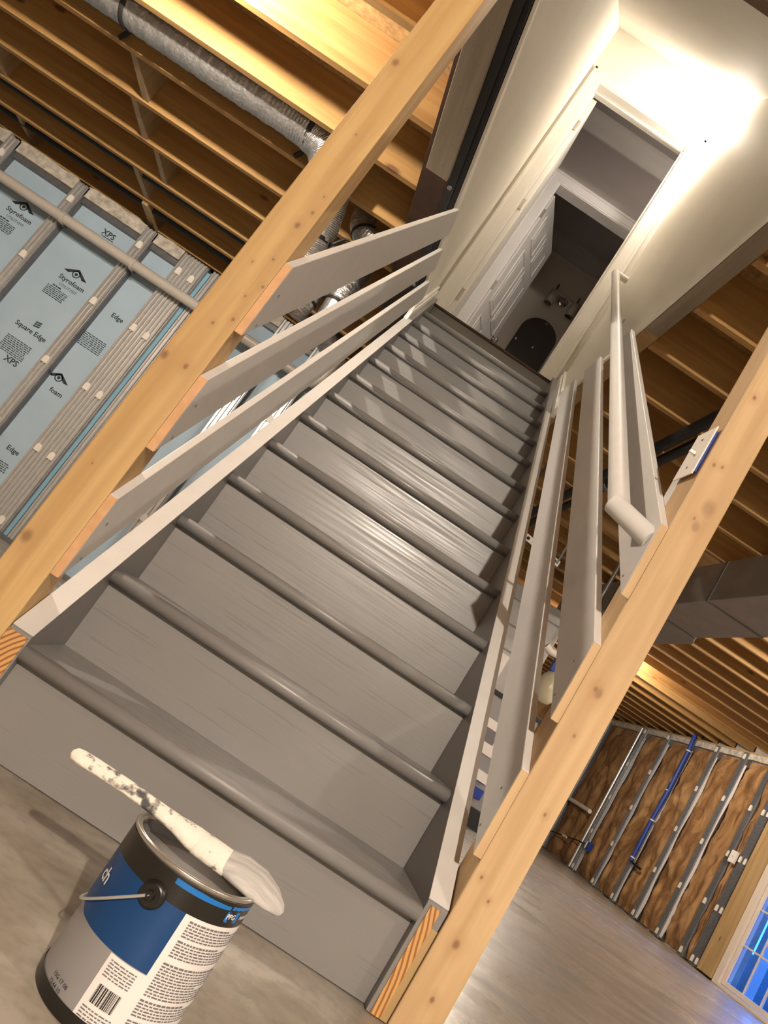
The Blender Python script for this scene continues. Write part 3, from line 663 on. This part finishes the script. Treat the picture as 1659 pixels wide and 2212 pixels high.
def railing(side):
    if side == 'L':
        x0, x1, xr0, xr1 = -.1345, -.0455, -.0455, -.0275
        ends = [(.324, .505), (.615, .794), (.906, 1.090)]; kn_ = KL; ztop = ZC-.0145
        lb = 'unpainted square post with three pale grey sloping rail boards, blue foam wall side'
    else:
        x0, x1, xr0, xr1 = .9125, 1.0015, .8945, .9125
        ends = [(.322, .504), (.612, .790), (.899, 1.076)]; kn_ = KR; ztop = ZC-.002
        lb = 'unpainted square post with three pale grey sloping rail boards and the handrail'
    base = ((x0+x1)/2, .02, 0)
    r_ = thing('stair_railing', lb, 'railing', base)
    kk = [(x-base[0], -.024-.02, z, k, s_) for x, z, k, s_ in kn_]
    wm = wood('post_pine_'+side, (.67, .46, .205) if side == 'L' else (.68, .485, .27), (.47, .28, .10) if side == 'L' else (.50, .325, .155), 'z', kk, .55, grain=.8)
    MB().box((x0, -.024, .0), (x1, .065, ztop), .003).build('post', wm, r_)
    for zb, zt in ends:
        y1 = (ZC-.003-zt)/M_SL-.024; y2 = (ZC-.003-zb)/M_SL-.024
        b = MB().prism([(-.022, zb), (-.022, zt), (y1, ZC-.003), (y2, ZC-.003)], 'x', xr0, xr1, .0018).build('rail_board', 'rail', r_)
        MB().box((xr0+.0005, -.0238, zb+.001), (xr1-.0005, -.0221, zt-.001)).build('cut_end', 'jute' if side == 'L' else wm, b)
        for k in range(2):
            z = zb+.05+.08*k; MB().lathe([(0, -.0012), (.0032, -.001), (.0036, .0012)], ((xr0 if side == 'R' else xr1), .02, z), 8, axis='x').build('screw', 'ink', b)
    return r_
rlL = railing('L'); rlR = railing('R')
MB().box((.9128, .066, 1.12), (.931, .105, 1.245), .002).build('backing_block', 'rail', rlR)

# handrail on the right
hr = thing('handrail', 'white painted sloping handrail with mitred returns on the right side', 'handrail', (.84, .13, 1.12))
def hprof(w_, h_): return (w_, h_)
p0, p1 = V((.833, .085, 1.095)), V((.833, 2.80, 3.475))
MB().tube([p0, p0.lerp(p1, .5), p1], .0245, 24).build('rail', 'rail', hr)
e_ = V((.906, .009, 1.044))
ret = MB().tube([p0+V((-.012, .006, .003)), e_], .0247, 24).build('lower_return', 'rail', hr)
MB().tube([p1+V((-.012, 0, 0)), (SX1-.001, p1.y+.012, p1.z+.01)], .0215, 16).build('upper_return', 'white_trim', hr)
for t in (.06, .40, .72):
    q = p0.lerp(p1, t); xw = .894 if t < .5 else SX1
    bk = MB().tube([q+V((0, 0, -.018)), q+V((.006, 0, -.055)), (q.x+.03, q.y, q.z-.075), (xw-.001, q.y, q.z-.08)], .0055, 8).build('bracket', 'metal_rim', hr)
    MB().lathe([(0, -.006), (.020, -.006), (.024, -.001)], (xw, q.y, q.z-.08), 14, axis='x').build('bracket_rose', 'metal_rim', bk)

# light switch on the back of the right post
sw = thing('light_switch', 'white switch plate on a blue box behind the right post', 'switch', (.92, .08, 1.24))
MB().box((.9015, -.010, 1.212), (.9045, .072, 1.338), .0012).build('plate', 'clip', sw)
MB().box((.9046, -.004, 1.222), (.9122, .064, 1.330), .002).build('box', 'blue_plastic', sw)
MB().box((.888, .028, 1.272), (.902, .036, 1.280), .002).build('toggle', 'clip', sw)
for z in (1.237, 1.313): MB().lathe([(0, -.001), (.003, -.001), (.003, .001)], (.9012, .031, z), 8, axis='x').build('screw', 'ink', sw)

# ------------------------------------------------------------------ steel beam and overhead services
bmr = thing('steel_beam', 'dark maroon steel I-beam along the left edge of the stairwell', 'beam', (-.14, 1.7, ZC-.012))
MB().box((-.245, -2, ZC-.014), (-.113, 4.6, ZC-.001), .002).build('bottom_flange', 'maroon', bmr)
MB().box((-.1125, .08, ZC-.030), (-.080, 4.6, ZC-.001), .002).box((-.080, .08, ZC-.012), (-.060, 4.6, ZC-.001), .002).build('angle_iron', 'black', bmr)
MB().box((-.149, -2, ZC), (-.140, 4.6, ZS-.012)).build('web', 'maroon', bmr)
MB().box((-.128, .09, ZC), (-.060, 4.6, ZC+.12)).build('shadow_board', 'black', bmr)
nb = MB().box((-.217, .08, ZC-.052), (-.113, 1.35, ZC-.0142), .002).build('nailer_board', 'dust_wood', bmr)
for i in range(12):
    MB().lathe([(.0045, -.001), (0, -.002)], (random.uniform(-.20, -.13), .5+.07*i, ZC-.052), 8).build('nail', 'ink', nb)
for i in range(2): MB().lathe([(.011, 0), (.010, -.010), (0, -.012)], (-.096, 1.40+.9*i, ZC-.030), 6).build('bolt', 'steel_far', bmr)

def flex(path, rad, seed, n=22, ridge=.05, sub=240):
    pts = [V(p) for p in path]; out = []; seg = len(pts)-1
    for i in range(sub+1):
        t = i/sub*seg; k = min(int(t), seg-1); u_ = t-k
        P0, P1, P2, P3 = pts[max(k-1, 0)], pts[k], pts[k+1], pts[min(k+2, seg)]
        out.append(.5*((2*P1)+(P2-P0)*u_+(2*P0-5*P1+4*P2-P3)*u_*u_+(3*P1-P0-3*P2+P3)*u_**3))
    L_ = sum((out[i+1]-out[i]).length for i in range(sub)); mb = MB()
    rads = [rad]*(sub+1) if not isinstance(rad, list) else [.105-.022*max(0, (i/sub-.62)/.38) for i in range(sub+1)]
    mb.tube(out, rads, n)
    vi = 0
    for i in range(sub+1):
        c = out[i]
        for j in range(n):
            p = mb.v[i*n+j]; d = p-c
            k = 1+ridge*math.sin(i*2*math.pi/4+noise.noise(p*9))*.22+ridge*1.1*noise.noise(p*26+V((seed, 0, 0)))
            mb.v[i*n+j] = c+d*k
    return mb
fd = thing('flexible_duct', 'long silver foil flexible duct lying in a joist bay at left', 'duct', (-1.6, 1.80, 2.42))
flex([(-5.0, 1.80, 2.515), (-3.2, 1.80, 2.515), (-2.0, 1.80, 2.512), (-1.3, 1.80, 2.508), (-.86, 1.80, 2.505), (-.70, 1.83, 2.44), (-.63, 1.95, 2.30), (-.60, 2.02, 2.14), (-.61, 2.12, 2.0), (-.72, 2.38, 1.95)], [.105]*1, 3, sub=700).build('duct_hose', 'foil', fd)
MB().tube([(-.603, 2.0, 2.155), (-.600, 2.005, 2.135)], .094, 20).build('zip_tie', 'black', fd)
MB().tube([(-.51, 2.0, 2.145), (-.49, 1.98, 2.165), (-.46, 1.98, 2.22), (-.435, 1.98, 2.225)], .008, 6).build('tie_tail', 'black', fd)
for x in (-1.86, -.83):
    a = [(x, 1.80-.112*math.cos(t), 2.512-.112*math.sin(t)) for t in [math.pi*i/12 for i in range(13)]]
    a = [(x+.05, 1.63, 2.60)]+a+[(x-.07, 1.965, 2.425)]
    MB().tube(a, [(.012, .002)]*len(a), 8, flatn=(1, 0, 0)).build('hanger_strap', 'black', fd)
fds = [([(-.50, 2.19, 2.60), (-.495, 2.19, 2.48), (-.44, 2.17, 2.40), (-.35, 2.17, 2.39), (-.28, 2.20, 2.37)], .066, 'short silver duct bend tucked close to the maroon beam', 9),
       ([(-.585, 2.58, 2.654), (-.58, 2.58, 2.3), (-.575, 2.58, 2.08), (-.59, 2.62, 1.97)], .060, 'slim silver duct drop seen between top and middle left rails', 5),
       ([(-.425, 2.57, 2.654), (-.425, 2.57, 2.35), (-.425, 2.57, 2.16), (-.415, 2.61, 2.02), (-.35, 2.72, 1.98)], .064, 'silver duct drop with a black strap, right one between left rails', 6)]
for path, r_, lb, sd in fds:
    t = thing('duct_drop', lb, 'duct', path[0], 'silver duct drops beside the beam'); flex(path, r_, sd, sub=110).build('duct_hose', 'foil', t)
    c = V(path[2]); d = (V(path[2])-V(path[1])).normalized()
    MB().tube([c-d*.008, c+d*.008], r_*1.10, 20).build('zip_tie', 'black', t)
    if sd != 5: MB().tube([c+V((r_, 0, 0)), c+V((r_+.03, -.01, .03)), c+V((r_+.05, 0, .09)), c+V((r_+.075, .01, .10))], .008, 6).build('tie_tail', 'black', t)
# grey pvc pipe on the back wall
pv = thing('pvc_pipe', 'grey plastic pipe running level across the blue foam wall', 'pipe', (-2.4, 3.72, 2.03))
MB().tube([(-5.4, 3.72, 2.03), (-3, 3.72, 2.036), (-.52, 3.72, 2.045)], .037, 18).build('pipe_run', 'pvc', pv)
for x in (-3.3, -2.545, -1.96, -1.2):
    MB().tube([(x-.012, 3.72, 2.036), (x+.012, 3.72, 2.036)], .0445, 18).build('strap_ring', 'pvc', pv); MB().box((x-.012, 3.745, 2.0), (x+.012, 3.80, 2.016)).build('strap_arm', 'steel_far', pv)
MB().tube([(-.54, 3.72, 2.045), (-.47, 3.72, 2.055), (-.42, 3.70, 2.11), (-.41, 3.70, 2.40)], .046, 18).build('elbow', 'pvc', pv)

for y, z, lb in ((3.30, 2.475, 'black tube standing for shade in the joist bay before the back wall, nearer one'), (3.70, 2.46, 'black tube standing for shade under the joists right above the back wall')):  # shade of the dark joist gaps, put in as black tubes
    t = thing('gap_shade_tube', lb, 'pipe', (-2.4, y, z), 'black shade tubes by the back wall'); MB().tube([(-5.4, y, z), (-2.4, y, z-.004), (-.4, y, z)], .030, 12).build('pipe_run', 'black', t)
    for x in (-3.6, -2.0, -.9): MB().box((x-.01, y-.004, z+.028), (x+.01, y+.004, ZS)).build('hanger', 'steel_far', t)
# right side services
for i, (x, z, r_, lb) in enumerate(((1.46, 2.36, .030, 'upper black iron pipe crossing under the right joists'), (1.53, 2.345, .026, 'lower black iron pipe beside the first one under right joists'))):
    t = thing('iron_pipe', lb, 'pipe', (x, 2, z), 'black pipes under the right joists')
    MB().tube([(x, .62, ZS-.001), (x, .62, z+.05), (x, .64, z+.012), (x, .68, z), (x, 2.2, z), (x, 5.2, z)], r_, 14).build('pipe_run', 'black', t)
    for y in (1.50, 3.0): MB().tube([(x, y-.02, z), (x, y+.02, z)], r_+.008, 14).build('coupling', 'steel_far', t)
    MB().box((x-.01, 1.58, z+r_-.002), (x+.01, 1.61, ZC+.02)).build('hanger', 'steel_far', t)
td = thing('air_duct', 'wide grey sheet metal duct trunk hung under the right joists', 'duct', (2.66, 3, 2.10))
for i, (y0, y1) in enumerate(((-7.4, -1.2), (-1.2, .2), (.2, 1.3), (1.3, 2.4), (2.4, 3.05), (3.05, 3.86))):
    s_ = MB().box((2.455, y0, 2.10), (2.872, y1, 2.40), .003).build('duct_section', 'tin', td)
    MB().box((2.450, y1-.012, 2.095), (2.877, y1+.012, 2.403), .002).build('drive_cleat', 'steel_far', s_)
s_ = MB().add([(2.455, 3.86, 2.10), (2.872, 3.86, 2.10), (2.955, 4.02, 2.10), (2.50, 4.02, 2.10), (2.455, 3.86, 2.40), (2.872, 3.86, 2.40), (2.955, 4.02, 2.40), (2.50, 4.02, 2.40)], [(0, 1, 2, 3), (4, 7, 6, 5), (0, 4, 5, 1), (1, 5, 6, 2), (2, 6, 7, 3), (3, 7, 4, 0)]).build('duct_transition', 'tin', td)
MB().box((2.455, 4.02, 2.10), (2.955, 5.9, 2.40), .003).build('duct_section', 'tin', td)
MB().box((2.45, 4.6, 2.095), (2.96, 4.624, 2.403), .002).build('drive_cleat', 'steel_far', td)
ps = thing('perforated_strap', 'white perforated hanger strip crossing between right stringer and lowest rail', 'strap', (1.5, 3.0, 1.9))
MB().add([(1.12, 3.0, 1.775), (1.52, 3.0, 1.725), (1.52, 3.0, 1.765), (1.12, 3.0, 1.815), (1.12, 3.003, 1.775), (1.52, 3.003, 1.725), (1.52, 3.003, 1.765), (1.12, 3.003, 1.815)], [(0, 1, 2, 3), (4, 7, 6, 5), (0, 4, 5, 1), (1, 5, 6, 2), (2, 6, 7, 3), (3, 7, 4, 0)]).build('strip', 'label_white', ps)
for k in range(9): MB().lathe([(0, -.001), (.011, -.001), (.0115, .0005)], (1.15+.042*k, 2.9995, 1.791-.00525*k), 10, axis='y').build('hole', 'black', ps)
for x in (1.135, 1.505): MB().box((x-.006, 2.998, 1.74), (x+.006, 3.005, ZS)).build('hanger', 'steel_far', ps)
# furnace group behind the stairs
fn = thing('furnace', 'grey furnace cabinet with white label panel seen between the right rails', 'furnace', (2.35, 5.8, 0))
MB().box((1.95, 5.45, 0), (2.75, 6.1, .16), .004).build('plinth', 'black', fn)
MB().box((1.97, 5.47, .16), (2.73, 6.08, 1.12), .006).build('cabinet', 'furnace', fn)
MB().box((2.22, 5.455, .60), (2.71, 5.47, .90), .003).build('label_panel', 'label_white', fn)
MB().box((2.30, 5.450, .70), (2.46, 5.4555, .82), .001).build('label_print', 'ink', fn)
MB().box((2.44, 5.42, .38), (2.58, 5.47, .47), .004).build('valve_box', 'label_white', fn)
MB().box((2.50, 5.43, .24), (2.60, 5.47, .33), .004).build('blue_valve', 'blue_plastic', fn)
MB().tube([(2.40, 5.43, .17), (2.41, 5.42, .40), (2.46, 5.42, .42)], .014, 8).build('gas_line', 'black', fn)
MB().box((1.95, 5.44, 1.10), (2.75, 6.1, 1.14), .003).build('top_flange', 'black', fn)
pm = MB().box((1.80, 5.5, 1.14), (2.50, 6.05, 2.094), .004).build('plenum', 'tin', fn)
for z in (1.50, 1.72, 1.95): MB().box((1.795, 5.495, z-.008), (2.505, 6.055, z+.008)).build('seam', 'steel_far', pm)
MB().box((1.9, 5.49, 1.20), (2.2, 5.5, 1.46), .002).build('filter_door', 'label_white', fn)
tk = thing('pressure_tank', 'cream expansion tank hanging near the furnace behind middle right rail', 'tank', (2.22, 4.2, 1.1))
MB().lathe([(0, -.13), (.05, -.12), (.085, -.07), (.095, 0), (.085, .07), (.05, .12), (.018, .13), (.016, .20)], (2.235, 4.2, 1.25), 24).build('tank_body', 'tank', tk)
MB().tube([(2.235, 4.2, 1.44), (2.235, 4.2, 2.654)], .016, 10).build('feed_pipe', 'metal_rim', tk)
MB().box((2.16, 4.16, 1.36), (2.20, 4.20, 1.46), .004).build('blue_handle', 'blue_plastic', tk)
MB().tube([(2.05, 4.18, 1.50), (2.10, 4.18, 1.48), (2.20, 4.18, 1.49)], .03, 12).build('white_elbow', 'clip', tk)

# ------------------------------------------------------------------ lamps
def bulb_fixture(key, name, label, mount, up_axis):
    pos, wt = BULBS[key]
    t = thing(name, label, 'lamp', pos)
    d = (V(mount)-pos); L_ = d.length; d.normalize()
    MB().tube([pos+d*.038, pos+d*.075], [.017, .02], 16).build('socket', 'label_white', t)
    MB().tube([pos+d*(L_-.022), pos+d*(L_-.001)], [.03, .05], 20).build('lampholder_base', 'label_white', t)
    MB().tube([pos+d*.07, pos+d*(L_-.02)], .012, 10).build('stem', 'label_white', t)
    b = MB().tube([pos-d*.030, pos-d*.027, pos-d*.018, pos, pos+d*.018, pos+d*.032, pos+d*.045], [.002, .012, .023, .030, .026, .017, .014], 20).build('bulb', 'bulb_'+key, t)
    return t
bulb_fixture('stair', 'wall_lamp', 'glowing bare bulb on the stairwell wall by the door head', (SX1, 2.58, 4.62), 'x')
bulb_fixture('left', 'bare_bulb', 'bare bulb hung under the left joists in front of the foil duct', (-1.4, .86, ZC+.05), 'z')
bulb_fixture('rear', 'bare_bulb', 'bare bulb under the joists behind the viewpoint', (.75, -4.2, ZC), 'z')
bulb_fixture('right', 'bare_bulb', 'bare bulb under the joists to the right of the viewpoint', (3.6, -2.6, ZC), 'z')
bulb_fixture('side', 'bare_bulb', 'added bulb out of view that brightens the open floor by the glass door', (4.6, 3.2, ZC+.06), 'z')  # added unseen bulb, brightens the right floor and the wool wall
bulb_fixture('far', 'bare_bulb', 'bare bulb between the far right joists, hidden by the right post', (3.62, 7.0, ZC+.1), 'z')
bulb_fixture('hall', 'bare_bulb', 'small bulb on the hall ceiling out of the doorway view', (1.9, 3.5, 5.40), 'z')

# ------------------------------------------------------------------ paint can and brush
CX, CY, CR, CH = .4405, -.500, .0855, .190
pc = thing('paint_can', 'open blue and grey gallon paint can on the concrete floor', 'paint can', (CX, CY, 0))
cc = (CX, CY, 0)
MB().lathe([(0, .004), (CR-.006, .004), (CR-.0035, .0), (CR+.0012, .001), (CR+.0012, .006), (CR-.001, .009)], cc, 72).build('bottom_rim', 'can_black', pc)
body = MB().lathe([(CR-.001, .009), (CR-.001, CH-.006), (CR+.0015, CH-.004), (CR+.0022, CH-.001), (CR+.0005, CH+.001), (CR-.002, CH), (CR-.003, CH-.002), (CR-.0045, CH-.0025), (CR-.0052, CH-.001), (CR-.0062, CH-.0008), (CR-.0068, CH-.004)], cc, 72).build('can_body', 'metal_rim', pc)
MB().lathe([(CR-.0068, CH-.004), (CR-.0068, CH-.008), (CR-.0045, CH-.010), (CR-.0045, .12)], cc, 72).build('paint_coated_wall', 'stair', pc)
MB().lathe([(0, .168), (CR-.0047, .168)], cc, 60).build('wet_paint', 'wet_paint', pc)
dr = lambda a: math.radians(a)
def patch(name, mat, a0, a1, zlo, zhi, off, n=48, par=pc):
    """label patch on the can; zlo / zhi: number or function of the angle in degrees"""
    vs_ = []; fs = []
    for i in range(n+1):
        a = a0+(a1-a0)*i/n; l = zlo(a) if callable(zlo) else zlo; h = zhi(a) if callable(zhi) else zhi
        for z in (l, h): vs_.append((CX+(CR+off)*math.cos(dr(a)), CY+(CR+off)*math.sin(dr(a)), z))
    for i in range(n): fs.append((2*i, 2*i+2, 2*i+3, 2*i+1))
    return MB().add(vs_, fs, True).build(name, mat, par)
patch('grey_label', 'can_grey', -300, 60, .014, .19-.006, .0002, 90)
patch('black_band', 'can_black', -300, 60, .1555, CH-.006, .0007, 90)
patch('blue_field', 'can_blue', -215, -77.7, lambda a: .084-.0*(a+77)+(.0 if a > -150 else .00018*(-150-a)**1.3), .1556, .0006, 60)
patch('bottom_band', 'can_black', -300, 60, .007, .0145, .0006, 90)
patch('paper_label', 'paper', -77.7, 20, .0145, .1555, .0006, 50)
patch('paper_label', 'paper', -108, -77.7, .0145, .083, .0006, 20)
patch('blue_stripe', 'can_bright', -97, -46, lambda a: .1752, lambda a: .1815-.002*max(0, (a+75)/29), .0011, 24)
patch('blue_stripe', 'can_bright', -44, -8, lambda a: .1765-.0008*math.sin(a), lambda a: .1805, .0011, 16)
patch('bottom_dark', 'can_black', -300, 60, .0005, .016, .0013, 90)
def can_text(mb, body_, a, z, size, bold=False, off=.0012, R_=CR):
    vs_, fs = text_polys(body_, size, bold)
    mb.add([(CX+(R_+off)*math.cos(dr(a)+p[0]/R_), CY+(R_+off)*math.sin(dr(a)+p[0]/R_), z+p[1]) for p in vs_], fs)
def can_lines(mb, a0, a1, z, hh, off=.0010):
    a = a0
    while a < a1-1:
        l = min(random.uniform(1.5, 5), a1-a)
        mb.add([(CX+(CR+off)*math.cos(dr(t)), CY+(CR+off)*math.sin(dr(t)), zz) for zz in (z, z+hh) for t in (a, a+l)], [(0, 1, 3, 2)]); a += l+.8
mb = MB(); can_text(mb, 'ch', -163, .121, .024, True); mb.build('brand_text', 'white_print', pc)
mb = MB(); z = .1485
for i in range(41):
    if i in (6, 13, 14, 27, 34): z -= .0032; continue
    can_lines(mb, -72, -8 if i % 7 else -30, z, .0017 if i not in (0, 7, 15, 28) else .0023); z -= .0032
for i in range(6): can_lines(mb, -105, -83, .077-.0032*i, .0014)
for i in range(4): can_lines(mb, -105, -80, .027-.0034*i, .0015)
mb.build('label_print', 'ink', pc)
mb = MB(); a = -102.5
while a < -84:
    l = random.choice((.35, .35, .7, 1.1)); mb.add([(CX+(CR+.001)*math.cos(dr(t)), CY+(CR+.001)*math.sin(dr(t)), zz) for zz in (.0335, .0535) for t in (a, a+l)], [(0, 1, 3, 2)]); a += l+random.choice((.35, .5, .8))
mb.build('barcode', 'can_black', pc)
mb = MB(); can_text(mb, '15G 17 08', -140, .0245, .0065, True, .0008); can_text(mb, '12:44 10', -140, .0165, .0065, True, .0008); mb.build('lot_code', 'print', pc)
mb = MB(); pr_ = [(-47, .163), (-47, .173), (-45.5, .1745), (-33, .1745), (-31.5, .173), (-31.5, .163), (-33, .1615), (-45.5, .1615)]
mb.add([(CX+(CR+.0011)*math.cos(dr(a)), CY+(CR+.0011)*math.sin(dr(a)), z) for a, z in pr_], [tuple(range(8))]); mb.build('logo_badge', 'can_bright', pc)
mb = MB(); can_text(mb, 'PPG', -46.2, .1655, .0088, True, .0015); can_text(mb, 'PAINTS', -28.5, .1655, .006, True, .0012); mb.build('logo_text', 'white_print', pc)
# ear and wire bail
ea = dr(-106); ed = V((math.cos(ea), math.sin(ea), 0)); ec = V((CX, CY, .1525))+ed*(CR+.0005)
ear = MB().tube([ec, ec+ed*.004, ec+ed*.0055], [.0155, .0145, .011], 28).build('bail_ear', 'can_black', pc)
MB().tube([ec+ed*.005, ec+ed*.011], [.006, .0045], 14).build('ear_pin', 'can_black', ear)
wp = []
for i in range(40):
    t = i/39; a = ea-math.pi*t; drop = -.075*math.sin(math.pi*t)
    R_ = CR+.004+.006*(1-math.sin(math.pi*t))
    wp.append((CX+R_*math.cos(a), CY+R_*math.sin(a), .1535+drop))
MB().tube(wp, .0018, 8).build('wire_bail', 'steel', pc)
# brush resting across the rim
br = thing('paint_brush', 'old paint-crusted brush lying across the open can', 'paint brush', (.40, -.485, CH))
B0, B1 = V((.2415, -.4815, .2035)), V((.556, -.515, .2005)); bd = (B1-B0).normalized()
def bpt(t, dz=0): return B0.lerp(B1, t)+V((0, 0, dz))
ts = [0, .012, .04, .10, .25, .42, .50, .545, .58, .60]; ws = [.004, .0095, .0110, .0110, .0105, .0110, .013, .0165, .0185, .0185]
hs = [.003, .006, .0068, .007, .0066, .007, .008, .0085, .009, .009]
pth = [bpt(t, .004*math.sin(t*5)) for t in ts]
MB().tube(pth, list(zip(ws, hs)), 18, flatn=(0, .86, .5)).build('handle', 'brush', br)
MB().tube([bpt(t) for t in (.595, .60, .70, .745, .75)], [(.018, .0085), (.0195, .0095), (.020, .0095), (.020, .0095), (.019, .008)], 18, flatn=(0, .86, .5)).build('ferrule', 'brush', br)
bm_ = MB().tube([bpt(.735, .001), bpt(.80, .002), bpt(.88, 0), bpt(.95, -.004), bpt(1.0, -.009), bpt(1.012, -.011)], [(.0195, .009), (.0245, .0105), (.025, .010), (.020, .007), (.011, .0035), (.005, .002)], 22, flatn=(0, .86, .5)).build('bristles', 'bristle', br)
for o in bpy.data.objects:
    if '_b' in o: del o['_b']
